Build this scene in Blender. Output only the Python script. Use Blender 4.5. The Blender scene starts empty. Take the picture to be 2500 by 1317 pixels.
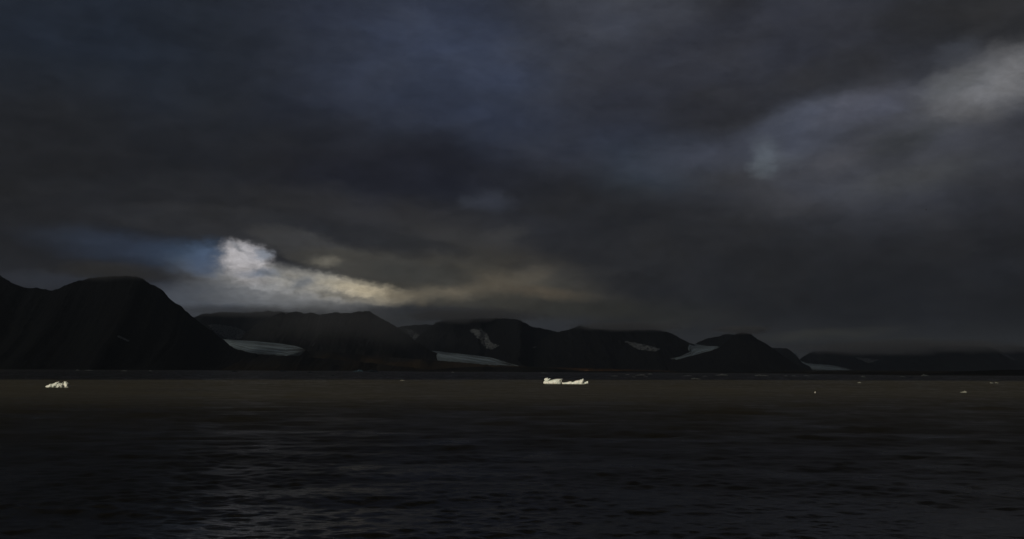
import bpy, bmesh, math, random
import numpy as np
from mathutils import Vector, Matrix
from mathutils.bvhtree import BVHTree

R = math.radians
scene = bpy.context.scene
COL = scene.collection

# ------------------------------------------------------------------ camera
CAM_H = 8.0
F = 2431.0                       # focal length in photograph pixels (35 mm lens)
W0, H0 = 2500.0, 1317.0
HORIZON = 905.0
PITCH = math.atan((HORIZON - H0 / 2) / F)
ROLL = math.atan(14.0 / 2500.0)
cam_d = bpy.data.cameras.new('camera')
cam_d.lens = 35.0 ; cam_d.sensor_width = 36.0
cam_d.lens = 36.0 * F / W0
cam_d.clip_start = 0.5 ; cam_d.clip_end = 90000
cam = bpy.data.objects.new('camera', cam_d)
COL.objects.link(cam)
CAM_R = Matrix.Rotation(R(90) + PITCH, 3, 'X') @ Matrix.Rotation(ROLL, 3, 'Z')
cam.matrix_world = Matrix.Translation((0, 0, CAM_H)) @ CAM_R.to_4x4()
scene.camera = cam
CAM_P = Vector((0, 0, CAM_H))

def ray(px, py):
    return (CAM_R @ Vector(((px - W0 / 2) / F, -(py - H0 / 2) / F, -1.0))).normalized()
def pix(px, py, d):
    """the point seen at photograph pixel (px, py) that stands d metres ahead"""
    r = ray(px, py)
    return CAM_P + r * (d / r.y)
def on_water(px, py):
    r = ray(px, py)
    return CAM_P + r * (-CAM_H / r.z)
def azel(px, py):
    r = ray(px, py)
    return math.degrees(math.atan2(r.x, r.y)), math.degrees(math.asin(r.z))

# ------------------------------------------------------------------ light
SUN_EL = R(20.0)
SUN_H = Vector((-0.60, -0.80))           # where the sun stands, seen from above
sun_dir = Vector((SUN_H.x * math.cos(SUN_EL), SUN_H.y * math.cos(SUN_EL), math.sin(SUN_EL)))
sd = bpy.data.lights.new('sun', 'SUN')
sd.energy = 2.7 ; sd.angle = R(0.5) ; sd.color = (1.0, 0.90, 0.70)
so = bpy.data.objects.new('sun', sd) ; COL.objects.link(so)
so.rotation_euler = sun_dir.to_track_quat('Z', 'Y').to_euler()
so.location = (0, 0, 6000)

def lin(c):
    c = c / 255.0
    return c / 12.92 if c <= 0.04045 else ((c + 0.055) / 1.055) ** 2.4
def rgb(r, g, b):
    return (lin(r), lin(g), lin(b), 1.0)

world = bpy.data.worlds.new('World')
scene.world = world
world.use_nodes = True
nt = world.node_tree
nt.nodes.clear()
N = nt.nodes.new
L = nt.links.new

def math_node(tree, op, a, b=None, c=None):
    n = tree.nodes.new('ShaderNodeMath') ; n.operation = op
    for i, v in enumerate((a, b, c)):
        if v is None: continue
        if isinstance(v, (int, float)): n.inputs[i].default_value = v
        else: tree.links.new(v, n.inputs[i])
    return n.outputs[0]

SKY_GAIN = 1.0
def build_sky():
    M = lambda op, a, b=None, c=None: math_node(nt, op, a, b, c)
    tc = N('ShaderNodeTexCoord')
    sep = N('ShaderNodeSeparateXYZ') ; L(tc.outputs['Generated'], sep.inputs[0])
    az = M('MULTIPLY', M('ARCTAN2', sep.outputs[0], sep.outputs[1]), 57.29578)
    el = M('MULTIPLY', M('ARCSINE', M('MINIMUM', M('MAXIMUM', sep.outputs[2], -1.0), 1.0)), 57.29578)
    # the cloud base is a deck seen at a slant: its pattern is stretched sideways towards the horizon
    pos = N('ShaderNodeCombineXYZ') ; L(az, pos.inputs[0]) ; L(el, pos.inputs[1])
    def noise(sx, sy, detail, seed, rough=0.55, src=None, color=False, dist=0.0):
        mp = N('ShaderNodeMapping') ; mp.inputs['Scale'].default_value = (sx, sy, 1)
        mp.inputs['Location'].default_value = (seed * 7.31, seed * 3.77, seed)
        L(src or pos.outputs[0], mp.inputs[0])
        n = N('ShaderNodeTexNoise') ; n.inputs['Scale'].default_value = 1.0
        n.inputs['Detail'].default_value = detail ; n.inputs['Roughness'].default_value = rough
        n.inputs['Distortion'].default_value = dist
        L(mp.outputs[0], n.inputs['Vector'])
        return n.outputs['Color'] if color else n.outputs['Fac']
    def warp(src, col, ax, ay):
        v = N('ShaderNodeVectorMath') ; v.operation = 'SUBTRACT'
        L(col, v.inputs[0]) ; v.inputs[1].default_value = (0.5, 0.5, 0.5)
        m = N('ShaderNodeVectorMath') ; m.operation = 'MULTIPLY'
        L(v.outputs[0], m.inputs[0]) ; m.inputs[1].default_value = (ax, ay, 0)
        a = N('ShaderNodeVectorMath') ; a.operation = 'ADD'
        L(src, a.inputs[0]) ; L(m.outputs[0], a.inputs[1])
        return a.outputs[0]
    wbig = warp(pos.outputs[0], noise(0.12, 0.26, 3, 1.0, color=True), 5.5, 2.6)
    wide = warp(wbig, noise(0.5, 0.9, 5, 2.0, 0.6, color=True), 1.7, 1.1)
    fine = warp(warp(pos.outputs[0], noise(0.35, 0.8, 3, 5.0, color=True), 1.4, 0.7),
                noise(1.6, 2.4, 7, 3.0, 0.66, color=True), 0.95, 0.55)

    torn = warp(fine, noise(3.6, 5.0, 6, 6.0, 0.65, color=True), 0.5, 0.3)
    base = N('ShaderNodeRGB') ; base.outputs[0].default_value = rgb(36, 37, 41)
    state = {'c': base.outputs[0]}
    def blob(px, py, hx, hy, col, strength=1.0, rot=0.0, inner=0.0, soft=None, src=wide):
        a, e = azel(px, py)
        k = 57.29578 / F
        mp = N('ShaderNodeMapping') ; mp.vector_type = 'TEXTURE'
        mp.inputs['Location'].default_value = (a, e, 0)
        mp.inputs['Rotation'].default_value = (0, 0, R(rot))
        mp.inputs['Scale'].default_value = (hx * k, hy * k, 1)
        L(src, mp.inputs[0])
        ln = N('ShaderNodeVectorMath') ; ln.operation = 'LENGTH' ; L(mp.outputs[0], ln.inputs[0])
        mr = N('ShaderNodeMapRange') ; mr.interpolation_type = 'SMOOTHSTEP'
        mr.inputs['From Min'].default_value = 1.0 ; mr.inputs['From Max'].default_value = inner
        mr.inputs['To Min'].default_value = 0.0 ; mr.inputs['To Max'].default_value = strength
        L(ln.outputs['Value'], mr.inputs['Value'])
        mx = N('ShaderNodeMix') ; mx.data_type = 'RGBA'
        L(mr.outputs[0], mx.inputs['Factor'])
        L(state['c'], mx.inputs[6])
        if isinstance(col, tuple): mx.inputs[7].default_value = rgb(*col)
        else: L(col, mx.inputs[7])
        state['c'] = mx.outputs[2]
    # clear air above the clouds, seen only where the deck is torn open
    sky = N('ShaderNodeTexSky') ; sky.sky_type = 'NISHITA' ; sky.sun_disc = False
    sky.sun_elevation = SUN_EL ; sky.sun_rotation = math.atan2(SUN_H.x, SUN_H.y)
    skyc = N('ShaderNodeMix') ; skyc.data_type = 'RGBA' ; skyc.blend_type = 'MULTIPLY'
    skyc.inputs['Factor'].default_value = 1.0
    L(sky.outputs[0], skyc.inputs[6]) ; skyc.inputs[7].default_value = (0.018, 0.022, 0.034, 1)
    clear = skyc.outputs[2]

    # --- broad tones of the deck
    blob(100, 40, 900, 420, (34, 40, 50), 0.9, inner=0.2, src=wbig)
    blob(100, 420, 640, 300, (32, 33, 36), 0.95, inner=0.2, src=wbig)
    blob(1080, 140, 600, 330, (53, 60, 77), 0.95, rot=-8, inner=0.1)
    blob(1540, 70, 430, 260, (62, 65, 74), 0.9, inner=0.1)
    blob(1000, 430, 430, 140, (31, 33, 42), 0.95, inner=0.25)
    blob(1480, 330, 320, 160, (52, 57, 70), 0.7, inner=0.1)
    blob(1620, 420, 260, 120, (48, 57, 68), 0.6, inner=0.1)
    blob(2120, 380, 640, 300, (66, 68, 75), 0.9, rot=10, inner=0.15)
    blob(1650, 640, 1100, 210, (39, 40, 43), 0.92, rot=-4, inner=0.3, src=wbig)
    blob(2250, 730, 700, 170, (33, 34, 37), 0.9, inner=0.2, src=wbig)
    blob(1250, 560, 300, 100, (45, 46, 50), 0.7, inner=0.1)
    blob(900, 530, 420, 80, (50, 50, 52), 0.7, rot=-4, inner=0.1)
    blob(300, 500, 520, 95, (37, 38, 41), 0.9, inner=0.3)
    # --- lighter folds on the right
    blob(2450, 195, 260, 100, (112, 113, 116), 0.9, rot=16, inner=0.12, src=fine)
    blob(2330, 205, 130, 45, (92, 94, 96), 0.6, rot=14, inner=0.1, src=fine)
    blob(2080, 270, 210, 55, (90, 93, 106), 0.75, rot=10, inner=0.1, src=fine)
    blob(1900, 320, 200, 66, (78, 83, 96), 0.75, rot=28, inner=0.1, src=fine)
    blob(1950, 350, 190, 80, (70, 74, 85), 0.8, rot=10, inner=0.1, src=fine)
    blob(1868, 385, 55, 64, (102, 111, 119), 0.85, rot=-10, inner=0.05, src=fine)
    blob(1915, 392, 70, 34, (84, 88, 96), 0.6, inner=0.1, src=fine)
    blob(2060, 385, 160, 50, (80, 82, 90), 0.65, rot=6, inner=0.1, src=fine)
    blob(2210, 345, 150, 55, (54, 56, 58), 0.7, rot=18, inner=0.1, src=fine)
    blob(2240, 430, 240, 60, (68, 70, 72), 0.6, rot=10, inner=0.1, src=fine)
    blob(1200, 495, 85, 38, (54, 57, 65), 0.7, rot=-5, inner=0.1, src=fine)
    blob(1140, 490, 34, 26, (50, 53, 60), 0.6, inner=0.1, src=fine)
    blob(1740, 375, 280, 75, (62, 66, 78), 0.8, rot=6, inner=0.0, src=fine)
    # --- the heavy shelf over them, its ragged lower rim running up to the right
    blob(1860, 120, 640, 165, (50, 52, 60), 0.95, rot=13, inner=0.5, src=fine)
    blob(1730, 255, 170, 62, (45, 46, 51), 0.85, rot=8, inner=0.35, src=fine)
    blob(2030, 175, 260, 60, (45, 46, 50), 0.8, rot=13, inner=0.25, src=fine)
    blob(2380, 25, 330, 100, (44, 45, 48), 0.9, rot=-2, inner=0.35, src=fine)
    blob(2330, 130, 90, 50, (66, 69, 76), 0.6, rot=20, inner=0.05, src=fine)
    # --- warm underlit haze to the right of the break
    blob(1150, 690, 500, 105, (78, 76, 69), 0.92, rot=-5, inner=0.15)
    blob(1130, 590, 260, 60, (57, 57, 57), 0.75, rot=-6, inner=0.05, src=fine)
    blob(1250, 640, 240, 55, (60, 58, 54), 0.7, rot=-8, inner=0.05, src=fine)
    blob(1230, 575, 90, 34, (66, 66, 66), 0.6, rot=10, inner=0.0, src=torn)
    blob(1480, 750, 420, 60, (48, 48, 44), 0.85, rot=-4, inner=0.15)
    blob(1200, 692, 190, 44, (104, 97, 84), 0.7, rot=4, inner=0.0, src=torn)
    blob(1290, 668, 110, 30, (88, 83, 73), 0.6, rot=12, inner=0.0, src=torn)
    blob(1120, 665, 100, 26, (50, 50, 49), 0.6, rot=-8, inner=0.0, src=torn)
    blob(1085, 716, 130, 26, (112, 105, 91), 0.7, rot=2, inner=0.05, src=fine)
    blob(1330, 712, 160, 24, (88, 80, 68), 0.7, rot=-6, inner=0.05, src=fine)
    blob(2010, 818, 240, 20, (52, 52, 49), 0.8, rot=4, inner=0.1, src=fine)
    blob(2230, 840, 260, 16, (42, 42, 38), 0.8, rot=-2, inner=0.1, src=fine)
    # --- pale air over the ranges
    blob(580, 735, 360, 76, (92, 97, 105), 0.92, inner=0.2, src=wide)
    blob(180, 690, 260, 38, (50, 53, 60), 0.85, inner=0.2, src=fine)
    # --- the break in the clouds
    blob(330, 610, 300, 55, (46, 54, 68), 0.9, rot=-6, inner=0.15, src=torn)
    blob(470, 625, 150, 52, clear, 0.32, rot=-4, inner=0.1, src=torn)
    blob(495, 610, 100, 62, clear, 0.34, inner=0.0, src=torn)
    blob(715, 712, 340, 84, (126, 128, 130), 0.92, rot=-9, inner=0.05, src=torn)
    blob(680, 688, 230, 54, (156, 157, 158), 0.92, rot=-9, inner=0.1, src=torn)
    blob(602, 638, 84, 66, (184, 182, 185), 1.0, rot=-30, inner=0.35, src=torn)
    blob(815, 702, 220, 46, (168, 164, 152), 0.9, rot=-10, inner=0.0, src=torn)
    blob(885, 710, 140, 38, (196, 185, 160), 0.92, rot=-10, inner=0.0, src=torn)
    blob(975, 722, 100, 26, (128, 119, 101), 0.7, rot=-8, inner=0.0, src=torn)
    blob(632, 667, 80, 20, (98, 114, 136), 0.75, rot=4, inner=0.0, src=torn)
    blob(505, 640, 62, 48, (74, 90, 114), 0.75, rot=-10, inner=0.2, src=torn)
    blob(640, 620, 34, 20, (126, 136, 150), 0.7, inner=0.1, src=torn)
    blob(735, 695, 50, 22, (116, 122, 130), 0.7, rot=18, inner=0.1, src=torn)
    # --- shreds of grey drifting across it
    blob(705, 682, 120, 10, (104, 107, 112), 0.4, rot=-13, inner=0.0, src=torn)
    blob(640, 712, 170, 10, (100, 103, 108), 0.4, rot=-5, inner=0.0, src=torn)
    blob(850, 728, 130, 9, (98, 97, 93), 0.6, rot=-8, inner=0.0, src=torn)
    blob(930, 700, 90, 8, (104, 100, 90), 0.5, rot=-9, inner=0.0, src=torn)
    blob(585, 606, 40, 9, (104, 110, 118), 0.6, rot=-25, inner=0.0, src=torn)
    # --- dark deck edge hanging over it
    blob(540, 545, 330, 50, (44, 45, 48), 0.97, rot=-3, inner=0.62, src=torn)
    blob(760, 607, 190, 46, (62, 62, 62), 0.97, rot=-15, inner=0.5, src=torn)
    blob(900, 648, 220, 42, (68, 67, 63), 0.95, rot=-8, inner=0.55, src=torn)
    blob(1040, 672, 170, 34, (62, 62, 59), 0.85, rot=-7, inner=0.4, src=torn)
    blob(795, 638, 60, 22, (112, 108, 97), 0.75, rot=-4, inner=0.05, src=torn)
    blob(985, 590, 220, 30, (43, 44, 46), 0.8, rot=-8, inner=0.3, src=torn)
    # --- grey bank under it, resting on the ranges
    blob(720, 750, 280, 32, (116, 118, 120), 0.85, rot=-4, inner=0.1, src=torn)
    blob(800, 782, 420, 28, (66, 70, 76), 0.7, rot=-3, inner=0.3, src=torn)
    blob(1130, 778, 420, 30, (54, 57, 61), 0.8, rot=-3, inner=0.3, src=torn)
    c = state['c']
    nb = noise(1.5, 2.6, 7, 31.0, 0.66, src=fine)
    lum = N('ShaderNodeRGBToBW') ; L(c, lum.inputs[0])
    br = N('ShaderNodeMapRange') ; br.inputs['From Min'].default_value = 0.06 ; br.inputs['From Max'].default_value = 0.3
    br.inputs['To Min'].default_value = 0.25 ; br.inputs['To Max'].default_value = 1.4
    L(lum.outputs[0], br.inputs['Value'])
    f3 = M('MULTIPLY_ADD', M('SUBTRACT', nb, 0.5), br.outputs[0], 1.0)
    # --- texture of the vapour: broad folds, thin streaks
    n1 = noise(0.17, 0.34, 6, 11.0, 0.55, src=wbig)
    n2 = noise(0.55, 1.15, 7, 12.0, 0.6, src=fine)
    f1 = M('MULTIPLY_ADD', M('SUBTRACT', n1, 0.5), 0.8, 1.0)
    f2 = M('MULTIPLY_ADD', M('SUBTRACT', n2, 0.5), 0.45, 1.0)
    n4 = N('ShaderNodeMapRange') ; n4.interpolation_type = 'SMOOTHSTEP'
    n4.inputs['From Min'].default_value = 0.44 ; n4.inputs['From Max'].default_value = 0.56
    n4.inputs['To Min'].default_value = 0.95 ; n4.inputs['To Max'].default_value = 1.05
    L(noise(0.26, 0.50, 5, 41.0, 0.5, src=fine), n4.inputs['Value'])
    ff = M('MULTIPLY', M('MULTIPLY', M('MULTIPLY', f1, f2), f3), n4.outputs[0])
    vm = N('ShaderNodeVectorMath') ; vm.operation = 'SCALE'
    L(c, vm.inputs[0]) ; L(ff, vm.inputs['Scale'])
    # --- slow drift between bluish and neutral grey
    tint = N('ShaderNodeMix') ; tint.data_type = 'RGBA'
    L(noise(0.14, 0.3, 4, 21.0, src=wbig), tint.inputs['Factor'])
    tint.inputs[6].default_value = (0.92, 0.985, 1.12, 1) ; tint.inputs[7].default_value = (1.09, 1.02, 0.90, 1)
    mt = N('ShaderNodeMix') ; mt.data_type = 'RGBA' ; mt.blend_type = 'MULTIPLY'
    mt.inputs['Factor'].default_value = 1.0
    L(vm.outputs[0], mt.inputs[6]) ; L(tint.outputs[2], mt.inputs[7])
    bg = N('ShaderNodeBackground') ; bg.inputs['Strength'].default_value = SKY_GAIN
    L(mt.outputs[2], bg.inputs['Color'])
    out = N('ShaderNodeOutputWorld') ; L(bg.outputs[0], out.inputs['Surface'])
build_sky()
world.cycles.sampling_method = 'MANUAL'
world.cycles.sample_map_resolution = 1024

scene.cycles.volume_bounces = 1
scene.cycles.use_denoising = True
scene.cycles.sample_clamp_indirect = 0.12
scene.view_settings.view_transform = 'Standard'
scene.view_settings.look = 'None'
scene.view_settings.gamma = 1.0
scene.view_settings.exposure = 0.0
scene.view_settings.use_curve_mapping = False
# ------------------------------------------------------------------ helpers
class Noise2:
    def __init__(self, seed):
        rng = np.random.RandomState(seed)
        self.p = rng.permutation(512)
        a = rng.rand(512) * 2 * np.pi
        self.gx, self.gy = np.cos(a), np.sin(a)
    def g(self, ix, iy, fx, fy):
        h = self.p[(self.p[ix & 511] + iy) & 511]
        return self.gx[h] * fx + self.gy[h] * fy
    def __call__(self, x, y):
        x = np.asarray(x, float) ; y = np.asarray(y, float)
        x0 = np.floor(x).astype(int) ; y0 = np.floor(y).astype(int)
        fx = x - x0 ; fy = y - y0
        u = fx**3 * (fx * (fx * 6 - 15) + 10) ; v = fy**3 * (fy * (fy * 6 - 15) + 10)
        a = self.g(x0, y0, fx, fy) ; b = self.g(x0 + 1, y0, fx - 1, fy)
        c = self.g(x0, y0 + 1, fx, fy - 1) ; d = self.g(x0 + 1, y0 + 1, fx - 1, fy - 1)
        return (a + (b - a) * u + ((c + (d - c) * u) - (a + (b - a) * u)) * v) * 1.5
    def fbm(self, x, y, oct=5, gain=0.5):
        s = 0 ; amp = 1.0
        for o in range(oct):
            s = s + amp * self(x * 2**o + 17.3 * o, y * 2**o + 5.1 * o) ; amp *= gain
        return s
    def ridged(self, x, y, oct=5, gain=0.5):
        s = 0 ; amp = 1.0 ; tot = 0
        for o in range(oct):
            s = s + amp * (1 - np.abs(self(x * 2**o + 11.7 * o, y * 2**o + 3.3 * o))) ; tot += amp ; amp *= gain
        return s / tot

def mesh_obj(name, verts, faces, mat=None, parent=None, smooth=True):
    me = bpy.data.meshes.new(name)
    verts = np.asarray(verts, np.float32)
    faces = np.asarray(faces, np.int32)
    n, k = faces.shape
    me.vertices.add(len(verts)) ; me.vertices.foreach_set('co', verts.ravel())
    me.loops.add(n * k) ; me.loops.foreach_set('vertex_index', faces.ravel())
    me.polygons.add(n) ; me.polygons.foreach_set('loop_start', np.arange(0, n * k, k, dtype=np.int32))
    me.update(calc_edges=True)
    if smooth: me.polygons.foreach_set('use_smooth', np.ones(n, bool))
    me.validate()
    if mat: me.materials.append(mat)
    ob = bpy.data.objects.new(name, me)
    COL.objects.link(ob)
    if parent: ob.parent = parent
    return ob

def outward(o):
    bm = bmesh.new() ; bm.from_mesh(o.data)
    bmesh.ops.recalc_face_normals(bm, faces=bm.faces[:])
    bm.to_mesh(o.data) ; bm.free()
    return o

def grid_faces(nr, nc, wrap=False):
    r = np.arange(nr - 1)[:, None] ; c = np.arange(nc if wrap else nc - 1)[None, :]
    a = r * nc + c ; b = r * nc + (c + 1) % nc
    return np.stack([a, b, b + nc, a + nc], -1).reshape(-1, 4)

def tag(o, label, cat=None, group=None, kind=None):
    o['label'] = label
    if cat: o['category'] = cat
    if group: o['group'] = group
    if kind: o['kind'] = kind
    return o

def material(name):
    m = bpy.data.materials.new(name) ; m.use_nodes = True
    t = m.node_tree ; t.nodes.clear()
    out = t.nodes.new('ShaderNodeOutputMaterial')
    return m, t, out
def tnoise(t, vec, scale, detail=5, rough=0.6, stretch=None):
    if stretch:
        mp = t.nodes.new('ShaderNodeMapping') ; mp.inputs['Scale'].default_value = stretch
        t.links.new(vec, mp.inputs[0]) ; vec = mp.outputs[0]
    n = t.nodes.new('ShaderNodeTexNoise') ; n.inputs['Scale'].default_value = scale
    n.inputs['Detail'].default_value = detail ; n.inputs['Roughness'].default_value = rough
    t.links.new(vec, n.inputs['Vector'])
    return n.outputs['Fac']
def ramp(t, fac, stops):
    r = t.nodes.new('ShaderNodeValToRGB')
    e = r.color_ramp.elements
    while len(e) < len(stops): e.new(0.5)
    for el, (p, c) in zip(e, stops):
        el.position = p ; el.color = (*c, 1)
    t.links.new(fac, r.inputs[0])
    return r.outputs[0]
def mixc(t, fac, a, b, mode='MIX'):
    m = t.nodes.new('ShaderNodeMix') ; m.data_type = 'RGBA' ; m.blend_type = mode
    for s, v in ((m.inputs['Factor'], fac), (m.inputs[6], a), (m.inputs[7], b)):
        if isinstance(v, (int, float)): s.default_value = v
        elif isinstance(v, tuple): s.default_value = (*v, 1)
        else: t.links.new(v, s)
    return m.outputs[2]
def principled(t, out, col, rough=0.9, spec=0.2, bump=None, bump_dist=1.0, bump_str=0.6):
    b = t.nodes.new('ShaderNodeBsdfPrincipled')
    if isinstance(col, tuple): b.inputs['Base Color'].default_value = (*col, 1)
    else: t.links.new(col, b.inputs['Base Color'])
    b.inputs['Roughness'].default_value = rough
    b.inputs['Specular IOR Level'].default_value = spec
    if bump is not None:
        bp = t.nodes.new('ShaderNodeBump') ; bp.inputs['Distance'].default_value = bump_dist
        bp.inputs['Strength'].default_value = bump_str
        t.links.new(bump, bp.inputs['Height']) ; t.links.new(bp.outputs[0], b.inputs['Normal'])
    t.links.new(b.outputs[0], out.inputs['Surface'])
    return b

# ------------------------------------------------------------------ materials
def make_rock(name, rock, tundra, line):
    """bare frost-shattered rock; moss and heath below 'line' metres"""
    m, t, out = material(name)
    geo = t.nodes.new('ShaderNodeNewGeometry')
    sp = t.nodes.new('ShaderNodeSeparateXYZ') ; t.links.new(geo.outputs['Position'], sp.inputs[0])
    P = geo.outputs['Position']
    n1 = tnoise(t, P, 0.004, 8, 0.65) ; n2 = tnoise(t, P, 0.03, 6, 0.7, (1, 1, 3))
    c = ramp(t, n1, [(0.3, tuple(v * 0.55 for v in rock)), (0.5, rock), (0.72, tuple(v * 1.6 for v in rock))])
    c = mixc(t, 0.5, c, ramp(t, n2, [(0.35, tuple(v * 0.5 for v in rock)), (0.7, tuple(v * 1.5 for v in rock))]))
    if tundra:
        h = math_node(t, 'ADD', sp.outputs[2], math_node(t, 'MULTIPLY', math_node(t, 'SUBTRACT', n1, 0.5), line * 2.2))
        mr = t.nodes.new('ShaderNodeMapRange') ; mr.interpolation_type = 'SMOOTHSTEP'
        mr.inputs['From Min'].default_value = line ; mr.inputs['From Max'].default_value = line * 0.25
        t.links.new(h, mr.inputs['Value'])
        tc = ramp(t, n2, [(0.3, tuple(v * 0.45 for v in tundra)), (0.55, tundra), (0.75, tuple(v * 1.7 for v in tundra))])
        c = mixc(t, mr.outputs[0], c, tc)
    principled(t, out, c, 0.95, 0.1, n2, 12.0, 0.7)
    return m
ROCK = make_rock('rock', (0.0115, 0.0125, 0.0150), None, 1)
ROCK_SHADED = make_rock('shaded_rock', (0.0065, 0.0075, 0.0095), None, 1)  # darker copy of the rock; deeper cloud shade put into its colour
ROCK_TUNDRA = make_rock('rock_tundra', (0.019, 0.0195, 0.021), (0.078, 0.054, 0.028), 110)
ROCK_MOSS = make_rock('rock_moss', (0.016, 0.0165, 0.017), (0.026, 0.021, 0.014), 60)
TUNDRA_SUNLIT = make_rock('tundra', (0.09, 0.05, 0.024), (0.34, 0.17, 0.06), 14)  # sunlight on the far shore strip painted in as orange base colour
GRAVEL = make_rock('gravel', (0.014, 0.014, 0.013), None, 1)

def make_ice_flow():
    m, t, out = material('glacier_ice')
    at = t.nodes.new('ShaderNodeAttribute') ; at.attribute_name = 'flow'
    geo = t.nodes.new('ShaderNodeNewGeometry')
    s1 = tnoise(t, at.outputs['Vector'], 1.0, 4, 0.6, (1.2, 11.0, 0))
    s2 = tnoise(t, at.outputs['Vector'], 1.0, 5, 0.65, (2.5, 34.0, 0))
    n = tnoise(t, geo.outputs['Position'], 0.02, 6, 0.65)
    c = ramp(t, s1, [(0.41, (0.034, 0.042, 0.05)), (0.49, (0.31, 0.41, 0.50)), (0.56, (0.70, 0.86, 0.97))])
    c = mixc(t, 0.28, c, ramp(t, s2, [(0.42, (0.06, 0.07, 0.075)), (0.55, (0.50, 0.64, 0.74))]))
    c = mixc(t, ramp(t, n, [(0.5, (0, 0, 0)), (0.75, (0.5, 0.5, 0.5))]), c, (0.20, 0.20, 0.20))
    # rock debris melts out over the lowest part of the tongue, first along the dirty bands
    fx = t.nodes.new('ShaderNodeSeparateXYZ') ; t.links.new(at.outputs['Vector'], fx.inputs[0])
    deb = math_node(t, 'ADD', math_node(t, 'MULTIPLY', math_node(t, 'SUBTRACT', fx.outputs[0], 0.86), 3.2),
                    math_node(t, 'MULTIPLY', math_node(t, 'SUBTRACT', 0.5, s1), 4.5))
    dm = t.nodes.new('ShaderNodeMapRange') ; dm.interpolation_type = 'SMOOTHSTEP'
    dm.inputs['From Min'].default_value = -0.25 ; dm.inputs['From Max'].default_value = 0.35
    t.links.new(deb, dm.inputs['Value'])
    c = mixc(t, dm.outputs[0], c, (0.030, 0.031, 0.033))
    principled(t, out, c, 0.7, 0.3, s2, 2.0, 0.5)
    return m
GLACIER = make_ice_flow()

def make_snow():
    m, t, out = material('old_snow')
    geo = t.nodes.new('ShaderNodeNewGeometry')
    n = tnoise(t, geo.outputs['Position'], 0.02, 7, 0.7, (1, 1, 2))
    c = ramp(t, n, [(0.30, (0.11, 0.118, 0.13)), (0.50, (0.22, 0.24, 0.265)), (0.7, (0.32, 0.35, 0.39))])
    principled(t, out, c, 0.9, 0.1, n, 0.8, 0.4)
    return m
SNOW = make_snow()

def make_berg(name, col, dark):
    m, t, out = material(name)
    tc = t.nodes.new('ShaderNodeTexCoord')
    n = tnoise(t, tc.outputs['Object'], 0.5, 6, 0.65) ; n2 = tnoise(t, tc.outputs['Object'], 2.5, 5, 0.7)
    c = ramp(t, n, [(0.35, dark), (0.6, col)])
    b = principled(t, out, c, 0.55, 0.35, n2, 0.25, 0.7)
    b.inputs['Subsurface Weight'].default_value = 0.15
    b.inputs['Subsurface Radius'].default_value = (0.3, 0.5, 0.6)
    return m
BERG = make_berg('berg_ice', (0.86, 0.88, 0.84), (0.66, 0.71, 0.67))
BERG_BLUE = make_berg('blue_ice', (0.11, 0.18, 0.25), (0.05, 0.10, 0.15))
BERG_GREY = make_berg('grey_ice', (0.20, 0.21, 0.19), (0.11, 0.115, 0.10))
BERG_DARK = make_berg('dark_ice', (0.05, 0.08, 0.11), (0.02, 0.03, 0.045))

def make_water():
    m, t, out = material('silty_water')
    geo = t.nodes.new('ShaderNodeNewGeometry')
    P = geo.outputs['Position']
    silt = tnoise(t, P, 0.006, 4, 0.55, (0.5, 1, 1))
    c = ramp(t, silt, [(0.3, (0.030, 0.0265, 0.016)), (0.7, (0.052, 0.046, 0.028))])
    rip = tnoise(t, P, 1.1, 5, 0.6, (0.55, 1.0, 1.0))
    rip2 = tnoise(t, P, 4.5, 3, 0.55, (0.6, 1.0, 1.0))
    h = math_node(t, 'ADD', rip, math_node(t, 'MULTIPLY', rip2, 0.22))
    b = principled(t, out, c, 0.06, 0.5, h, 0.10, 1.0)
    b.inputs['IOR'].default_value = 1.333
    at = t.nodes.new('ShaderNodeAttribute') ; at.attribute_name = 'chop'      # ripples too fine for the mesh
    t.links.new(at.outputs['Fac'], b.inputs['Roughness'])
    return m
WATER = make_water()

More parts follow.
